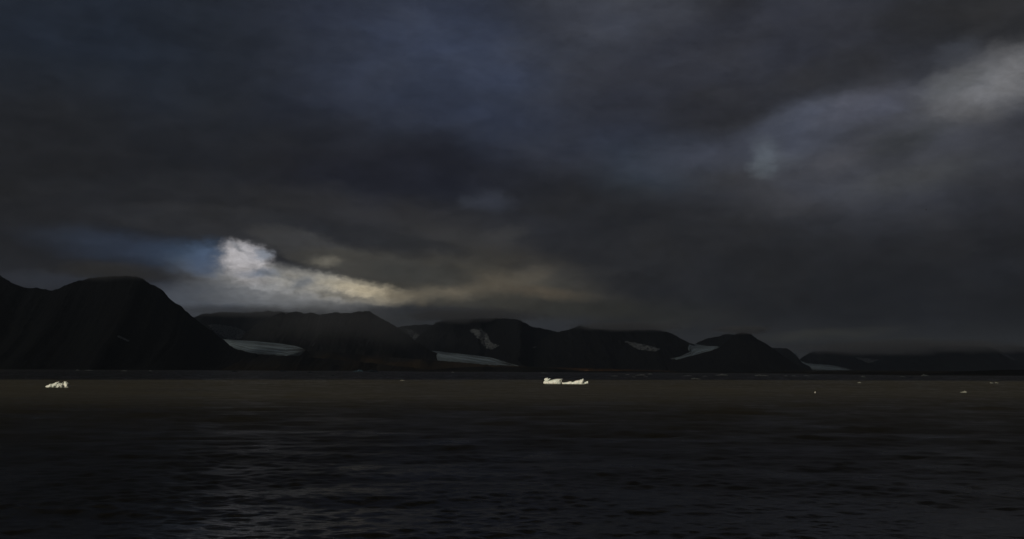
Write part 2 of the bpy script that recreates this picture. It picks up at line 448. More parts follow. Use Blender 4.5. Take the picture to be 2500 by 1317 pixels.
# ------------------------------------------------------------------ water
def build_water():
    # rings spaced evenly as the eye sees them, spokes close together ahead and wide apart behind
    inv = np.linspace(1 / 38.0, 1 / 520.0, 470)
    rr = np.concatenate([[0.5, 6, 14, 22, 30, 34], 1 / inv, np.geomspace(540, 24500, 70)])
    aa = np.radians(np.concatenate([np.linspace(-34, 34, 1050), np.linspace(37, 323, 90)]))
    n = Noise2(3)
    rng = np.random.RandomState(11)
    A, RR = np.meshgrid(aa, rr)
    X = RR * np.sin(A) ; Y = RR * np.cos(A)
    dr = np.gradient(rr)[:, None] * np.ones_like(X)
    Z = np.zeros_like(X)
    gust = np.clip(0.95 + 0.14 * n.fbm(X / 90 + 3, Y / 60, 2) + 0.42 * n.fbm(X / 17, Y / 11, 4, 0.8), 0.3, 2.0)     # wind lanes and slicks
    lam = np.geomspace(0.40, 18.0, 96)
    var = np.zeros_like(X)
    for l in lam:
        th = rng.normal(-0.06, 0.55) * (0.6 if l > 4 else 1) ; k = 2 * np.pi / l
        kx, ky = k * math.sin(th), k * math.cos(th)
        slope = 0.014 if l < 0.55 else 0.031 if l < 2.5 else 0.027 if l < 6 else 0.020
        amp = slope / k
        fade = np.clip((l / np.maximum(dr, 1e-3) - 1.8) / 1.7, 0, 1)
        ph = kx * X + ky * Y + rng.rand() * 6.283 + 1.1 * n(X / (l * 5) + l, Y / (l * 4))
        var += 0.5 * slope ** 2 * (1 - fade ** 2)
        if l > 2.5: fade = fade * np.clip(RR / 150.0, 0.45, 1.0)      # the open fjord is choppier than the lee near us
        Z += amp * fade * gust * np.sin(ph)
    inside = (np.abs((np.degrees(A) + 180) % 360 - 180) < 34.5)
    Z = np.where(inside, Z, 0)
    nr, nc = X.shape
    o = mesh_obj('water', np.stack([X, Y, Z], -1).reshape(-1, 3), grid_faces(nr, nc, wrap=True)[:, ::-1], WATER)
    rough = np.sqrt(np.sqrt(2 * (var * 0.8 * gust ** 2 + 0.004 ** 2)))
    at = o.data.attributes.new('chop', 'FLOAT', 'POINT')
    at.data.foreach_set('value', rough.astype(np.float32).ravel())
    tag(o, 'dark rippled fjord water, silty brown where the sun reaches it', kind='structure')
build_water()

# ------------------------------------------------------------------ terrain
def resample(pts, n):
    p = np.array(pts, float)
    t = np.concatenate([[0], np.cumsum(np.hypot(np.diff(p[:, 0]), np.diff(p[:, 1])))])
    u = np.linspace(0, t[-1], n)
    return np.stack([np.interp(u, t, p[:, i]) for i in range(p.shape[1])], -1)

BVH = {}
def range_mesh(name, label, sil, d, front, back, mat, seed, n=300, m=70, rough=1.6, depth_var=0.10,
               gully=0.16, gscale=130.0, power=1.35, floor=-3.0, cat=None):
    """a ridge whose crest runs along the given skyline, d metres ahead, falling to the front and to the back"""
    nz = Noise2(seed)
    s = resample(sil, n)
    px = s[:, 0] ; py = s[:, 1] + rough * (nz.fbm(px / 15.0, px * 0 + seed, 4, 0.5))
    dd = d * (1 + depth_var * nz.fbm(px / 170.0, px * 0 + 3.3, 3))
    crest = np.array([pix(a, b, c) for a, b, c in zip(px, py, dd)])
    H = np.maximum(crest[:, 2], floor + 0.5)
    spur = 1 + 0.22 * nz.fbm(crest[:, 0] / (gscale * 3.2), crest[:, 0] * 0, 3)
    rows = []
    rel = np.clip(H / H.max(), 0.06, 1) ** 0.55
    for sgn, wid in ((1, back), (-1, front)):
        ss = np.linspace(1, 0, m) ** 1.5 if sgn > 0 else np.linspace(0, 1, m)[1:] ** 1.5
        for q in ss:
            yy = crest[:, 1] + sgn * q * wid * rel * (spur if sgn < 0 else 1.0)
            # lines of fall fan out a little from the summits
            xx = crest[:, 0] * (1 + (yy / crest[:, 1] - 1) * 0.55) + 40 * q * nz.fbm(crest[:, 0] / 300, yy / 500, 2)
            zz = (H - floor) * (1 - q) ** power + floor
            g = nz.ridged(xx / gscale + 0.25 * nz(xx / 400, yy / 400), yy / (gscale * 4.5) + seed, 5, 0.55)
            zz = zz - gully * H * (1 - g) * 2.0 * (q ** 0.7) * (1 - q) ** 0.8
            zz = zz + 0.02 * H * nz.fbm(xx / 60, yy / 60, 4) * min(q * 6, 1) * (1 - q)
            rows.append(np.stack([xx, yy, np.maximum(zz, floor)], -1))
    v = np.concatenate(rows)
    f = grid_faces(len(rows), n)
    o = mesh_obj(name, v, f, mat)
    tag(o, label, cat, kind='structure')
    BVH[o.name] = (o, BVHTree.FromPolygons([Vector(p) for p in v.tolist()], f.tolist()))
    return o

def in_poly(x, y, poly):
    p = np.array(poly, float) ; r = np.zeros(np.shape(x), bool)
    j = len(p) - 1
    for i in range(len(p)):
        c = ((p[i, 1] > y) != (p[j, 1] > y)) & (x < (p[j, 0] - p[i, 0]) * (y - p[i, 1]) / (p[j, 1] - p[i, 1] + 1e-9) + p[i, 0])
        r ^= c ; j = i
    return r

def snow_patch(owner, poly, seed, name='snow_patch', mat=None, step=0.9, ragged=3.8, lift=5.0):
    """old snow lying in a hollow of the slope: a thick sheet draped over the mountain's own surface"""
    o, bvh = BVH[owner.name]
    nz = Noise2(seed)
    p = np.array(poly, float)
    xs = np.arange(p[:, 0].min() - 3, p[:, 0].max() + 3, step) ; ys = np.arange(p[:, 1].min() - 3, p[:, 1].max() + 3, step * 0.7)
    X, Y = np.meshgrid(xs, ys)
    wx = X + ragged * nz.fbm(X / 6, Y / 4, 4, 0.65) ; wy = Y + ragged * 0.55 * nz.fbm(X / 6 + 40, Y / 4, 4, 0.65)
    ins = in_poly(wx, wy, poly) & (nz.fbm(X / 5.0, Y / 2.6, 4, 0.7) > -0.68)
    idx = -np.ones(X.shape, int) ; V = []
    for i in range(X.shape[0]):
        for j in range(X.shape[1]):
            r = ray(X[i, j], Y[i, j])
            hit, nrm, _, _ = bvh.ray_cast(CAM_P, r)
            if hit is None: continue
            if nrm.dot(r) > 0: nrm = -nrm
            idx[i, j] = len(V) ; V.append(hit + nrm * lift - r * lift)
    Fc = []
    for i in range(X.shape[0] - 1):
        for j in range(X.shape[1] - 1):
            q = (idx[i, j], idx[i, j + 1], idx[i + 1, j + 1], idx[i + 1, j])
            if min(q) < 0 or not (ins[i, j] and ins[i, j + 1] and ins[i + 1, j + 1] and ins[i + 1, j]): continue
            pts = [V[k] for k in q]
            if max((pts[k] - pts[k - 1]).length for k in range(4)) > 260: continue
            Fc.append(q)
    if not Fc: return None
    used = sorted({k for q in Fc for k in q}) ; mp = {k: i for i, k in enumerate(used)}
    ob = mesh_obj(name, [V[k] for k in used], [[mp[k] for k in q] for q in Fc], mat or SNOW, owner)
    md = ob.modifiers.new('thickness', 'SOLIDIFY') ; md.thickness = 4.0 ; md.offset = 0
    return ob

def flow_strip(name, label, top, low, nu=120, nv=46, bulge=10.0, seed=1, streak=5.0):
    """a glacier tongue: ice flowing between two margins, humped, ribbed along its flow, its edges dropping to the ground"""
    nz = Noise2(seed)
    a = resample(top, nu) ; b = resample(low, nu)
    A = np.array([pix(*p) for p in a]) ; B = np.array([pix(*p) for p in b])
    drop = np.sin(np.pi * np.clip(np.linspace(0, 1, nu), 0, 1)) ** 0.6
    rows = [A - np.outer(drop + 0.02, [0, -60, 90])] ; fl = [np.stack([np.linspace(0, 1, nu), np.zeros(nu), np.zeros(nu)], -1)]
    for v in np.linspace(0, 1, nv):
        P = A + (B - A) * v
        u = np.linspace(0, 1, nu)
        hump = bulge * (1 - (2 * v - 1) ** 2) * np.sin(np.pi * np.clip(u * 0.9 + 0.1, 0, 1))
        P = P.copy() ; P[:, 2] += hump + streak * nz.fbm(u * 2.5, u * 0 + v * 16, 4, 0.6) * (1 - (2 * v - 1) ** 6)
        rows.append(P) ; fl.append(np.stack([u, np.full(nu, v), np.zeros(nu)], -1))
    rows.append(B - np.outer(drop + 0.02, [0, 30, 60])) ; fl.append(np.stack([np.linspace(0, 1, nu), np.ones(nu), np.zeros(nu)], -1))
    o = mesh_obj(name, np.concatenate(rows), grid_faces(len(rows), nu), GLACIER)
    at = o.data.attributes.new('flow', 'FLOAT_VECTOR', 'POINT')
    at.data.foreach_set('vector', np.concatenate(fl).astype(np.float32).ravel())
    tag(o, label, 'glacier', 'glaciers coming down between the mountains')
    return o

# low ground between the shore and the feet of the mountains
def build_ground():
    sh = [(-900, 898), (0, 902.5), (300, 903.6), (600, 904.8), (900, 906.4), (1050, 908), (1440, 909.4), (1560, 910.2),
          (1700, 910.6), (1900, 912.2), (2000, 914), (2200, 916.6), (2500, 918.4), (3300, 924)]
    s = resample(sh, 420) ; nz = Noise2(77)
    near = np.array([on_water(a, b) for a, b in s])
    rows = []
    for q in np.linspace(0, 1, 90) ** 1.7:
        yy = near[:, 1] - 120 + q * (17000 - near[:, 1])
        xx = near[:, 0] * (yy / near[:, 1])
        zz = -4 + 42 * q ** 0.5 + (q > 0) * 6 * nz.fbm(xx / 700, yy / 700, 5) * min(1, q * 8)
        rows.append(np.stack([xx, yy, zz], -1))
    o = mesh_obj('ground', np.concatenate(rows), grid_faces(90, 420), ROCK_MOSS)
    tag(o, 'dark low foreshore under the mountains', kind='structure')
build_ground()

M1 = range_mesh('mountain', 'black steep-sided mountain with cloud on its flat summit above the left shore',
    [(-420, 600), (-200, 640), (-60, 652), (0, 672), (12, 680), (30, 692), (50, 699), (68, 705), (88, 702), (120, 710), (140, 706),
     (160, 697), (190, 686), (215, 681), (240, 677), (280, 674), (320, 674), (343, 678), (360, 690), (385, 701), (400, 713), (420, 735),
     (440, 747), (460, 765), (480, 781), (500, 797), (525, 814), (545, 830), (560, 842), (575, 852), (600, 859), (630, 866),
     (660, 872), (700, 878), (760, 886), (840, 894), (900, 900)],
    5900, 1500, 1500, ROCK_SHADED, 4, n=560, m=80, rough=2.2, gully=0.045, depth_var=0.03)
M2A = range_mesh('mountain', 'hazy blue ridge behind the left glacier with its crest lost in cloud',
    [(380, 830), (440, 790), (490, 768), (540, 762), (600, 764), (660, 760), (720, 764), (780, 772), (840, 790), (900, 840)],
    10800, 1900, 1500, ROCK, 9, n=200, m=50, rough=2.0)
M2B = range_mesh('mountain', 'jagged flat-topped mountain between the two striped glaciers with rust-brown lower slopes',
    [(560, 858), (582, 838), (598, 814), (625, 796), (655, 778), (672, 769), (690, 763), (700, 766), (712, 763), (726, 761), (740, 765), (765, 764),
     (780, 769), (800, 766), (822, 763), (850, 765), (875, 761), (902, 760), (915, 769), (935, 780), (950, 788), (970, 799), (985, 811),
     (1000, 822), (1020, 836), (1040, 850), (1060, 860), (1090, 872), (1130, 884), (1190, 895), (1260, 901)],
    8300, 2000, 1500, ROCK_TUNDRA, 12, n=380, m=80, rough=2.4, gully=0.14, depth_var=0.03)
M2C = range_mesh('mountain', 'distant bluish snow-streaked ridge closing the valley between the middle mountains',
    [(880, 850), (930, 812), (980, 797), (1040, 792), (1100, 800), (1160, 850)],
    12500, 1700, 1400, ROCK, 15, n=140, m=40, rough=1.5)
M3A = range_mesh('mountain', 'broad cloud-topped mountain with a snow gully behind the right striped glacier',
    [(960, 880), (1000, 842), (1030, 815), (1050, 800), (1062, 789), (1085, 782), (1120, 779), (1180, 778), (1230, 778), (1262, 780),
     (1285, 790), (1300, 799), (1320, 801), (1345, 807), (1370, 814), (1410, 830), (1460, 855), (1520, 885)],
    9700, 1800, 1500, ROCK, 18, n=320, m=70, rough=1.3)
M3B = range_mesh('mountain', 'long level-topped dark mountain with a pointed notch at its left shoulder',
    [(1220, 890), (1270, 862), (1310, 835), (1345, 815), (1368, 810), (1385, 806), (1405, 800), (1416, 794), (1425, 798), (1450, 803),
     (1480, 805), (1520, 806), (1560, 806), (1600, 806), (1625, 810), (1640, 814), (1655, 823), (1675, 834), (1690, 840), (1705, 848),
     (1725, 862), (1750, 880), (1790, 900)],
    8900, 1700, 1400, ROCK, 21, n=340, m=70, rough=1.2, depth_var=0.02)
M4B = range_mesh('mountain', 'small jagged ridge at the head of the snowfield behind the conical mountain',
    [(1640, 880), (1670, 853), (1695, 842), (1710, 833), (1728, 826), (1740, 824), (1752, 823), (1765, 818), (1775, 816), (1790, 817),
     (1820, 822), (1860, 850), (1900, 890)],
    10000, 1300, 1200, ROCK, 24, n=180, m=50, rough=1.4, depth_var=0.02)
M4 = range_mesh('mountain', 'dark cone-shaped mountain sloping evenly to the shore right of the middle',
    [(1560, 903), (1610, 892), (1650, 880), (1685, 870), (1715, 862), (1740, 855), (1758, 848), (1775, 834), (1790, 820), (1805, 813), (1815, 812),
     (1832, 816), (1850, 829), (1870, 839), (1885, 850), (1905, 865), (1925, 878), (1940, 888), (1960, 898), (1990, 906)],
    7900, 1300, 1300, ROCK, 27, n=300, m=70, rough=1.1, gully=0.10, depth_var=0.02)
M5 = range_mesh('mountain', 'hazy square shoulder showing just behind the cone-shaped mountain',
    [(1800, 880), (1840, 856), (1870, 850), (1900, 850), (1922, 851), (1935, 860), (1948, 873), (1958, 886), (1990, 902)],
    12000, 1300, 1200, ROCK, 30, n=140, m=40, rough=0.8)
M6 = range_mesh('mountain', 'faint low mountain above the pale curved glacier on the right',
    [(1930, 900), (1955, 876), (1975, 862), (2000, 857), (2050, 858), (2100, 860), (2160, 863), (2210, 868), (2260, 880), (2320, 905)],
    14500, 1600, 1400, ROCK, 33, n=180, m=50, rough=0.9)
M7 = range_mesh('mountain', 'wide rounded dark mountain under low cloud near the right edge',
    [(2080, 905), (2130, 885), (2180, 866), (2220, 856), (2260, 849), (2300, 846), (2330, 845), (2380, 845), (2410, 847), (2435, 854),
     (2455, 864), (2480, 880), (2510, 900)],
    13000, 1700, 1400, ROCK, 36, n=240, m=60, rough=0.8)
M8 = range_mesh('mountain', 'far snow-streaked mountain cut by the right edge of the view',
    [(2330, 900), (2380, 870), (2420, 852), (2450, 846), (2480, 846), (2520, 852), (2580, 848), (2680, 850), (2760, 900)],
    15500, 1700, 1400, ROCK, 39, n=180, m=50, rough=0.8)

# low moraine and foreshore
range_mesh('moraine', 'dark hummocky moraine along the shore in front of the left glacier',
    [(480, 903), (530, 888), (570, 872), (600, 866), (640, 866), (690, 868), (730, 869), (760, 873), (800, 876), (850, 882), (900, 886),
     (960, 893), (1010, 898), (1060, 903), (1100, 908)], 6000, 700, 500, ROCK_MOSS, 50, n=240, m=40, rough=2.2, gully=0.30, gscale=120, power=1.0)
range_mesh('tundra', 'rust-brown heath slope below the jagged mountain',
    [(660, 880), (720, 862), (760, 857), (820, 860), (880, 866), (940, 872), (1000, 876), (1060, 880), (1110, 884), (1180, 890), (1260, 894), (1330, 899), (1400, 906)],
    6700, 900, 600, ROCK_TUNDRA, 53, n=240, m=40, rough=1.2, gully=0.12, gscale=200, power=1.0)
range_mesh('island', 'low black gravel island on the waterline right of the brown slope',
    [(1000, 908.6), (1040, 905), (1070, 901), (1110, 898), (1150, 896.5), (1200, 896), (1260, 896.6), (1320, 897.6), (1360, 900), (1400, 904), (1440, 907.4), (1480, 909.3)],
    5300, 260, 260, GRAVEL, 56, n=160, m=24, rough=0.5, gully=0.1, gscale=90, power=0.8)
range_mesh('tundra', 'thin strip of heath with sunlight painted in as orange, along the shore behind the iceberg',
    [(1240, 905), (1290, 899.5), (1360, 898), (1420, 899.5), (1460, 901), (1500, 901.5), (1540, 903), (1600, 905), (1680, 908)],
    6500, 300, 300, TUNDRA_SUNLIT, 59, n=140, m=24, rough=0.6, gully=0.1, gscale=90, power=0.8)
range_mesh('shore', 'black foreshore strip at the foot of the cone-shaped mountain',
    [(1380, 909.5), (1440, 906), (1520, 905.5), (1600, 906.5), (1680, 907.5), (1780, 908), (1880, 908.5), (1960, 909), (2020, 912)],
    5600, 240, 240, GRAVEL, 62, n=160, m=24, rough=0.5, gully=0.1, gscale=90, power=0.8)
range_mesh('shore', 'low black spit ending left of the right-hand shore',
    [(1940, 913.6), (2000, 910.4), (2060, 908.4), (2120, 907.8), (2180, 908.6), (2230, 911), (2300, 914), (2340, 916)],
    4300, 200, 200, GRAVEL, 65, n=140, m=24, rough=0.5, gully=0.1, gscale=90, power=0.8)
range_mesh('shore', 'black bank rising toward the right edge along the waterline',
    [(2180, 917), (2240, 914), (2300, 911), (2350, 907.5), (2400, 905), (2450, 903.5), (2520, 903), (2600, 904), (2760, 908)],
    3700, 240, 300, GRAVEL, 68, n=160, m=24, rough=0.6, gully=0.1, gscale=90, power=0.8)

# snow lying on the mountains
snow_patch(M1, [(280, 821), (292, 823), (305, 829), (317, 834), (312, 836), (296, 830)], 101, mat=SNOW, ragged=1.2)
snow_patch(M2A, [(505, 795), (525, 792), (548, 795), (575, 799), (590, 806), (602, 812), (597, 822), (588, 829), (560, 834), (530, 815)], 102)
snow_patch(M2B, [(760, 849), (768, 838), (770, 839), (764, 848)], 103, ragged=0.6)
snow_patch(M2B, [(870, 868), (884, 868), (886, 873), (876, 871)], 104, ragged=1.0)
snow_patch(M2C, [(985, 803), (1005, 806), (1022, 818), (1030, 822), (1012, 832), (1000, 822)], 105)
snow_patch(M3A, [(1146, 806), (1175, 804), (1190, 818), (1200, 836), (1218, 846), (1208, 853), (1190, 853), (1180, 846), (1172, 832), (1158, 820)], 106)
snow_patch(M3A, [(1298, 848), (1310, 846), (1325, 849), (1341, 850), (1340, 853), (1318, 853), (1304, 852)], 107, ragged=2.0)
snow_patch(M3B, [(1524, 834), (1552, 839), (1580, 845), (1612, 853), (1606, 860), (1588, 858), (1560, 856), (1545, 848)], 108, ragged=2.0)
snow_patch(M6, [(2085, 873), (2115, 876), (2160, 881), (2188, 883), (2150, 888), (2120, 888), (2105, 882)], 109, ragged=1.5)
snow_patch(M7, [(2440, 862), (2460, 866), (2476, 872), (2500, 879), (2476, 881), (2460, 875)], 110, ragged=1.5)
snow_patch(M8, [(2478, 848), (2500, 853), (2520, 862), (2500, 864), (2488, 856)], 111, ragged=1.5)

# glaciers
flow_strip('glacier', 'pale striped glacier tongue fanning out right of the big left mountain',
    [(500, 816, 8500), (545, 829, 8100), (580, 831, 7800), (630, 834, 7400), (690, 840, 7000), (725, 846, 6800), (745, 853, 6600)],
    [(500, 826, 8200), (545, 842, 7700), (575, 850, 7200), (610, 861, 6700), (650, 865, 6450), (700, 868, 6350), (745, 857, 6500)], seed=201)
flow_strip('glacier', 'long thin grey-blue glacier tongue tapering right above the low black island',
    [(1010, 852, 9500), (1042, 856, 8900), (1090, 861, 8200), (1150, 867, 7700), (1200, 874, 7400), (1235, 884, 7200), (1265, 894, 7050)],
    [(1010, 858, 9300), (1042, 862, 8800), (1075, 873, 7700), (1130, 884, 7250), (1180, 891, 7050), (1230, 895, 6950), (1265, 897, 6950)], seed=202)
flow_strip('glacier', 'small grey snowfield curving down left of the cone-shaped mountain',
    [(1750, 846, 8900), (1725, 845, 8950), (1700, 841, 9000), (1684, 839, 8850), (1680, 846, 8600), (1688, 858, 8400), (1660, 871, 8200), (1635, 876, 8120)],
    [(1765, 852, 8700), (1745, 856, 8550), (1728, 861, 8450), (1715, 866, 8350), (1705, 871, 8280), (1690, 875, 8220), (1665, 879, 8150), (1635, 880, 8100)], seed=203, bulge=2, streak=3)
flow_strip('glacier', 'pale curved glacier at the foot of the faint mountains on the right',
    [(1944, 862, 13500), (1952, 880, 13000), (1968, 887, 12600), (1990, 889, 12300), (2020, 891, 12000), (2050, 896, 11600), (2085, 905, 11300)],
    [(1932, 864, 13300), (1944, 886, 12600), (1958, 895, 12100), (1985, 901, 11800), (2015, 905, 11500), (2045, 908, 11200), (2085, 909, 11200)], seed=204, bulge=4, streak=3)

# ------------------------------------------------------------------ ice on the water
def slab(outline, thick, seed, facet=0.35, step=None):
    """a solid block with the given outline (x, z), rounded in depth and chipped all over"""
    nz = Noise2(seed)
    p = np.array(outline, float)
    w = p[:, 0].max() - p[:, 0].min() ; h = p[:, 1].max() - p[:, 1].min()
    step = step or max(h, w * 0.35) / 16
    # dense contour
    q = np.vstack([p, p[:1]])
    t = np.concatenate([[0], np.cumsum(np.hypot(*np.diff(q, axis=0).T))])
    n = max(24, int(t[-1] / step)) ; u = np.linspace(0, t[-1], n, endpoint=False)
    c = np.stack([np.interp(u, t, q[:, 0]), np.interp(u, t, q[:, 1])], -1)
    bm = bmesh.new()
    loop = [bm.verts.new((a, 0, b)) for a, b in c]
    f = bm.faces.new(loop)
    bmesh.ops.triangulate(bm, faces=[f])
    for _ in range(5):
        es = [e for e in bm.edges if e.calc_length() > step * 1.25]
        if not es: break
        bmesh.ops.subdivide_edges(bm, edges=es, cuts=1)
        bmesh.ops.triangulate(bm, faces=bm.faces[:])
        bmesh.ops.beautify_fill(bm, faces=bm.faces[:], edges=[e for e in bm.edges if not e.is_boundary])
    bm.verts.ensure_lookup_table()
    vs = np.array([v.co[:] for v in bm.verts]) ; fs = np.array([[v.index for v in f.verts] for f in bm.faces])
    bm.verts.index_update()
    bd = np.array([v.is_boundary for v in bm.verts])
    bm.free()
    B = vs[bd][:, [0, 2]]
    dist = np.sqrt(((vs[:, None, [0, 2]] - B[None]) ** 2).sum(-1)).min(1)
    half = thick / 2
    prof = np.sqrt(np.clip(1 - (1 - np.clip(dist / (half * 0.9), 0, 1)) ** 2, 0, 1))
    def depth(side):
        nn = nz.fbm(vs[:, 0] / (h * 0.9) + side * 9, vs[:, 2] / (h * 0.7), 4, 0.55)
        rid = nz.ridged(vs[:, 0] / (h * 0.8) + side * 5, vs[:, 2] / (h * 1.1), 3) - 0.7
        return half * prof * (1 + facet * nn + facet * 1.4 * rid)
    fr, bk = vs.copy(), vs.copy()
    fr[:, 1] = -depth(0) ; bk[:, 1] = depth(1)
    # share the rim
    nv = len(vs) ; back_id = np.where(bd, np.arange(nv), np.arange(nv) + nv)
    V = np.vstack([fr, bk])
    Fs = np.vstack([fs, back_id[fs][:, ::-1]])
    return V, Fs

def px_outline(pts, ox, oy, sc, px0, py_water, d):
    """outline read off an enlargement of the photograph, turned into metres about the block's place on the water"""
    k = d / F
    return [((ox + a / sc - px0) * k, (py_water - (oy + b / sc)) * k) for a, b in pts]

def floe_place(px, py):
    w = on_water(px, py)
    return w

def make_berg_thing(name, label, blocks, px0, pyw, mat, cat, group=None, yaw=0.0):
    w = on_water(px0, pyw)
    single = len(blocks) == 1
    e = None
    if not single:
        e = bpy.data.objects.new(name, None) ; COL.objects.link(e)
    for nm, outline, thick, yoff, seed, facet in blocks:
        V, Fc = slab(outline, thick, seed, facet)
        V[:, 1] += yoff
        o = mesh_obj(name if single else nm, V, Fc, mat, e)
        if single: e = o
        outward(o)
        md = o.modifiers.new('edge', 'EDGE_SPLIT') ; md.split_angle = R(60)
    e.location = (w.x, w.y, 0)
    e.rotation_euler = (0, 0, yaw - math.atan2(w.x, w.y))
    tag(e, label, cat, group)
    return e

dC = on_water(1385, 938).y
C = lambda pts: px_outline(pts, 1300, 900, 15.625, 1385, 938, dC)
make_berg_thing('iceberg', 'long sunlit white iceberg with a knob at its left end and a pointed fin', [
    ('block', C([(418, 530), (432, 495), (480, 476), (560, 478), (660, 465), (750, 440), (850, 415), (940, 400), (1060, 401), (1168, 402), (1165, 420),
                 (1102, 440), (1088, 465), (1100, 500), (1120, 560), (1110, 640), (900, 660), (600, 660), (480, 640), (425, 590)]), 5.2, 0.0, 301, 0.18),
    ('knob', C([(452, 440), (458, 402), (500, 376), (550, 370), (575, 356), (602, 380), (608, 408), (650, 388), (708, 390), (700, 415), (660, 445),
                (655, 475), (600, 510), (500, 510), (466, 472)]), 2.2, -0.7, 302, 0.2),
    ('low_ridge', C([(1085, 570), (1106, 500), (1130, 530), (1165, 518), (1182, 540), (1260, 530), (1345, 520), (1420, 492), (1490, 498), (1520, 518),
                     (1600, 510), (1660, 530), (1650, 640), (1400, 640), (1250, 640), (1120, 640)]), 2.0, 0.5, 303, 0.22),
    ('wedge', C([(1530, 600), (1558, 512), (1650, 465), (1720, 450), (1800, 440), (1850, 414), (1890, 416), (1935, 374), (1958, 395), (1972, 440), (1984, 490),
                 (1968, 540), (1950, 580), (1968, 640), (1850, 660), (1650, 650)]), 3.6, -0.3, 304, 0.2)], 1385, 938, BERG, 'iceberg', yaw=R(-6))
make_berg_thing('ice_block', 'small white ice block floating off the right end of the long iceberg', [
    ('block', [((a + 0) , b) for a, b in px_outline([(1980, 600), (1986, 525), (2060, 500), (2110, 478), (2128, 500), (2138, 560), (2125, 640), (2010, 640)],
               1300, 900, 15.625, 1431, 938, dC)], 1.6, 0, 311, 0.35)], 1431, 938, BERG, 'ice block')
dL = on_water(145, 946.5).y
Lp = lambda pts: px_outline(pts, 80, 910, 17.857, 145, 946.5, dL)
make_berg_thing('iceberg', 'craggy sunlit iceberg with a notched top below the left mountain', [
    ('block', Lp([(588, 620), (650, 570), (740, 535), (790, 495), (850, 500), (900, 490), (950, 465), (1020, 420), (1090, 410), (1142, 392), (1152, 420), (1150, 470),
                  (1150, 700), (700, 700), (640, 660)]), 3.0, 0.3, 321, 0.32),
    ('pinnacle', Lp([(1180, 700), (1190, 520), (1255, 470), (1276, 428), (1302, 484), (1342, 470), (1322, 420), (1350, 376), (1390, 396), (1432, 384), (1482, 420),
                     (1552, 465), (1564, 560), (1566, 690)]), 2.8, -0.3, 322, 0.34),
    ('saddle', Lp([(1050, 700), (1060, 500), (1150, 458), (1215, 458), (1260, 470), (1350, 540), (1380, 700)]), 3.4, -0.3, 323, 0.3)],
    145, 946.5, BERG, 'iceberg', yaw=R(-6))
def bit(label, px, pyw, w_px, h_px, mat, seed, name='ice_block', cat='ice block', group=None, n=1):
    """a small floating piece: ragged low lump of its own outline"""
    rng = random.Random(seed)
    d = on_water(px, pyw).y ; k = d / F
    w, h = w_px * k, h_px * k
    m = 12
    top = []
    peak = rng.uniform(0.25, 0.75)
    for i in range(m + 1):
        t = i / m
        env = (1 - abs(t - peak) / max(peak, 1 - peak)) ** 0.6
        top.append(((t - 0.5) * w, h * max(0.12, env * rng.uniform(0.55, 1.0))))
    top[int(peak * m)] = (top[int(peak * m)][0], h)
    out = [(-w / 2, -0.3 * h - 0.15)] + top + [(w / 2, -0.3 * h - 0.15)]
    return make_berg_thing(name, label, [('block', out, max(h * 1.3, w * 0.45), 0, seed, 0.45)], px, pyw, mat, cat, group)

bit('tiny white ice crumb beside the right end of the notched iceberg', 170.5, 946.2, 3.0, 4.0, BERG, 331)
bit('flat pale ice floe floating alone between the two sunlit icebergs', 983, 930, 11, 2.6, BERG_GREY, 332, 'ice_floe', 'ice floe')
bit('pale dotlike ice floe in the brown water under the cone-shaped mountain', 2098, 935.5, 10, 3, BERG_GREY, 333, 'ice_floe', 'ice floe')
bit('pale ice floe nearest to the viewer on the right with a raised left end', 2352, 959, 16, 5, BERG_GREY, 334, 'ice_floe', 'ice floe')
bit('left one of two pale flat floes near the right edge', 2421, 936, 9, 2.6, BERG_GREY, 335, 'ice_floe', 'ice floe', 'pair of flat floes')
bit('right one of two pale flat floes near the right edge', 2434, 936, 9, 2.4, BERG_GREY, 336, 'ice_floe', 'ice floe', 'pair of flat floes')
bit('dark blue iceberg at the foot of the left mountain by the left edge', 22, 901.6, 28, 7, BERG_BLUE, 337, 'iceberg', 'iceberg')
bit('low blue-grey iceberg touching the left edge of the view', -4, 901.8, 20, 4, BERG_BLUE, 338, 'iceberg', 'iceberg')
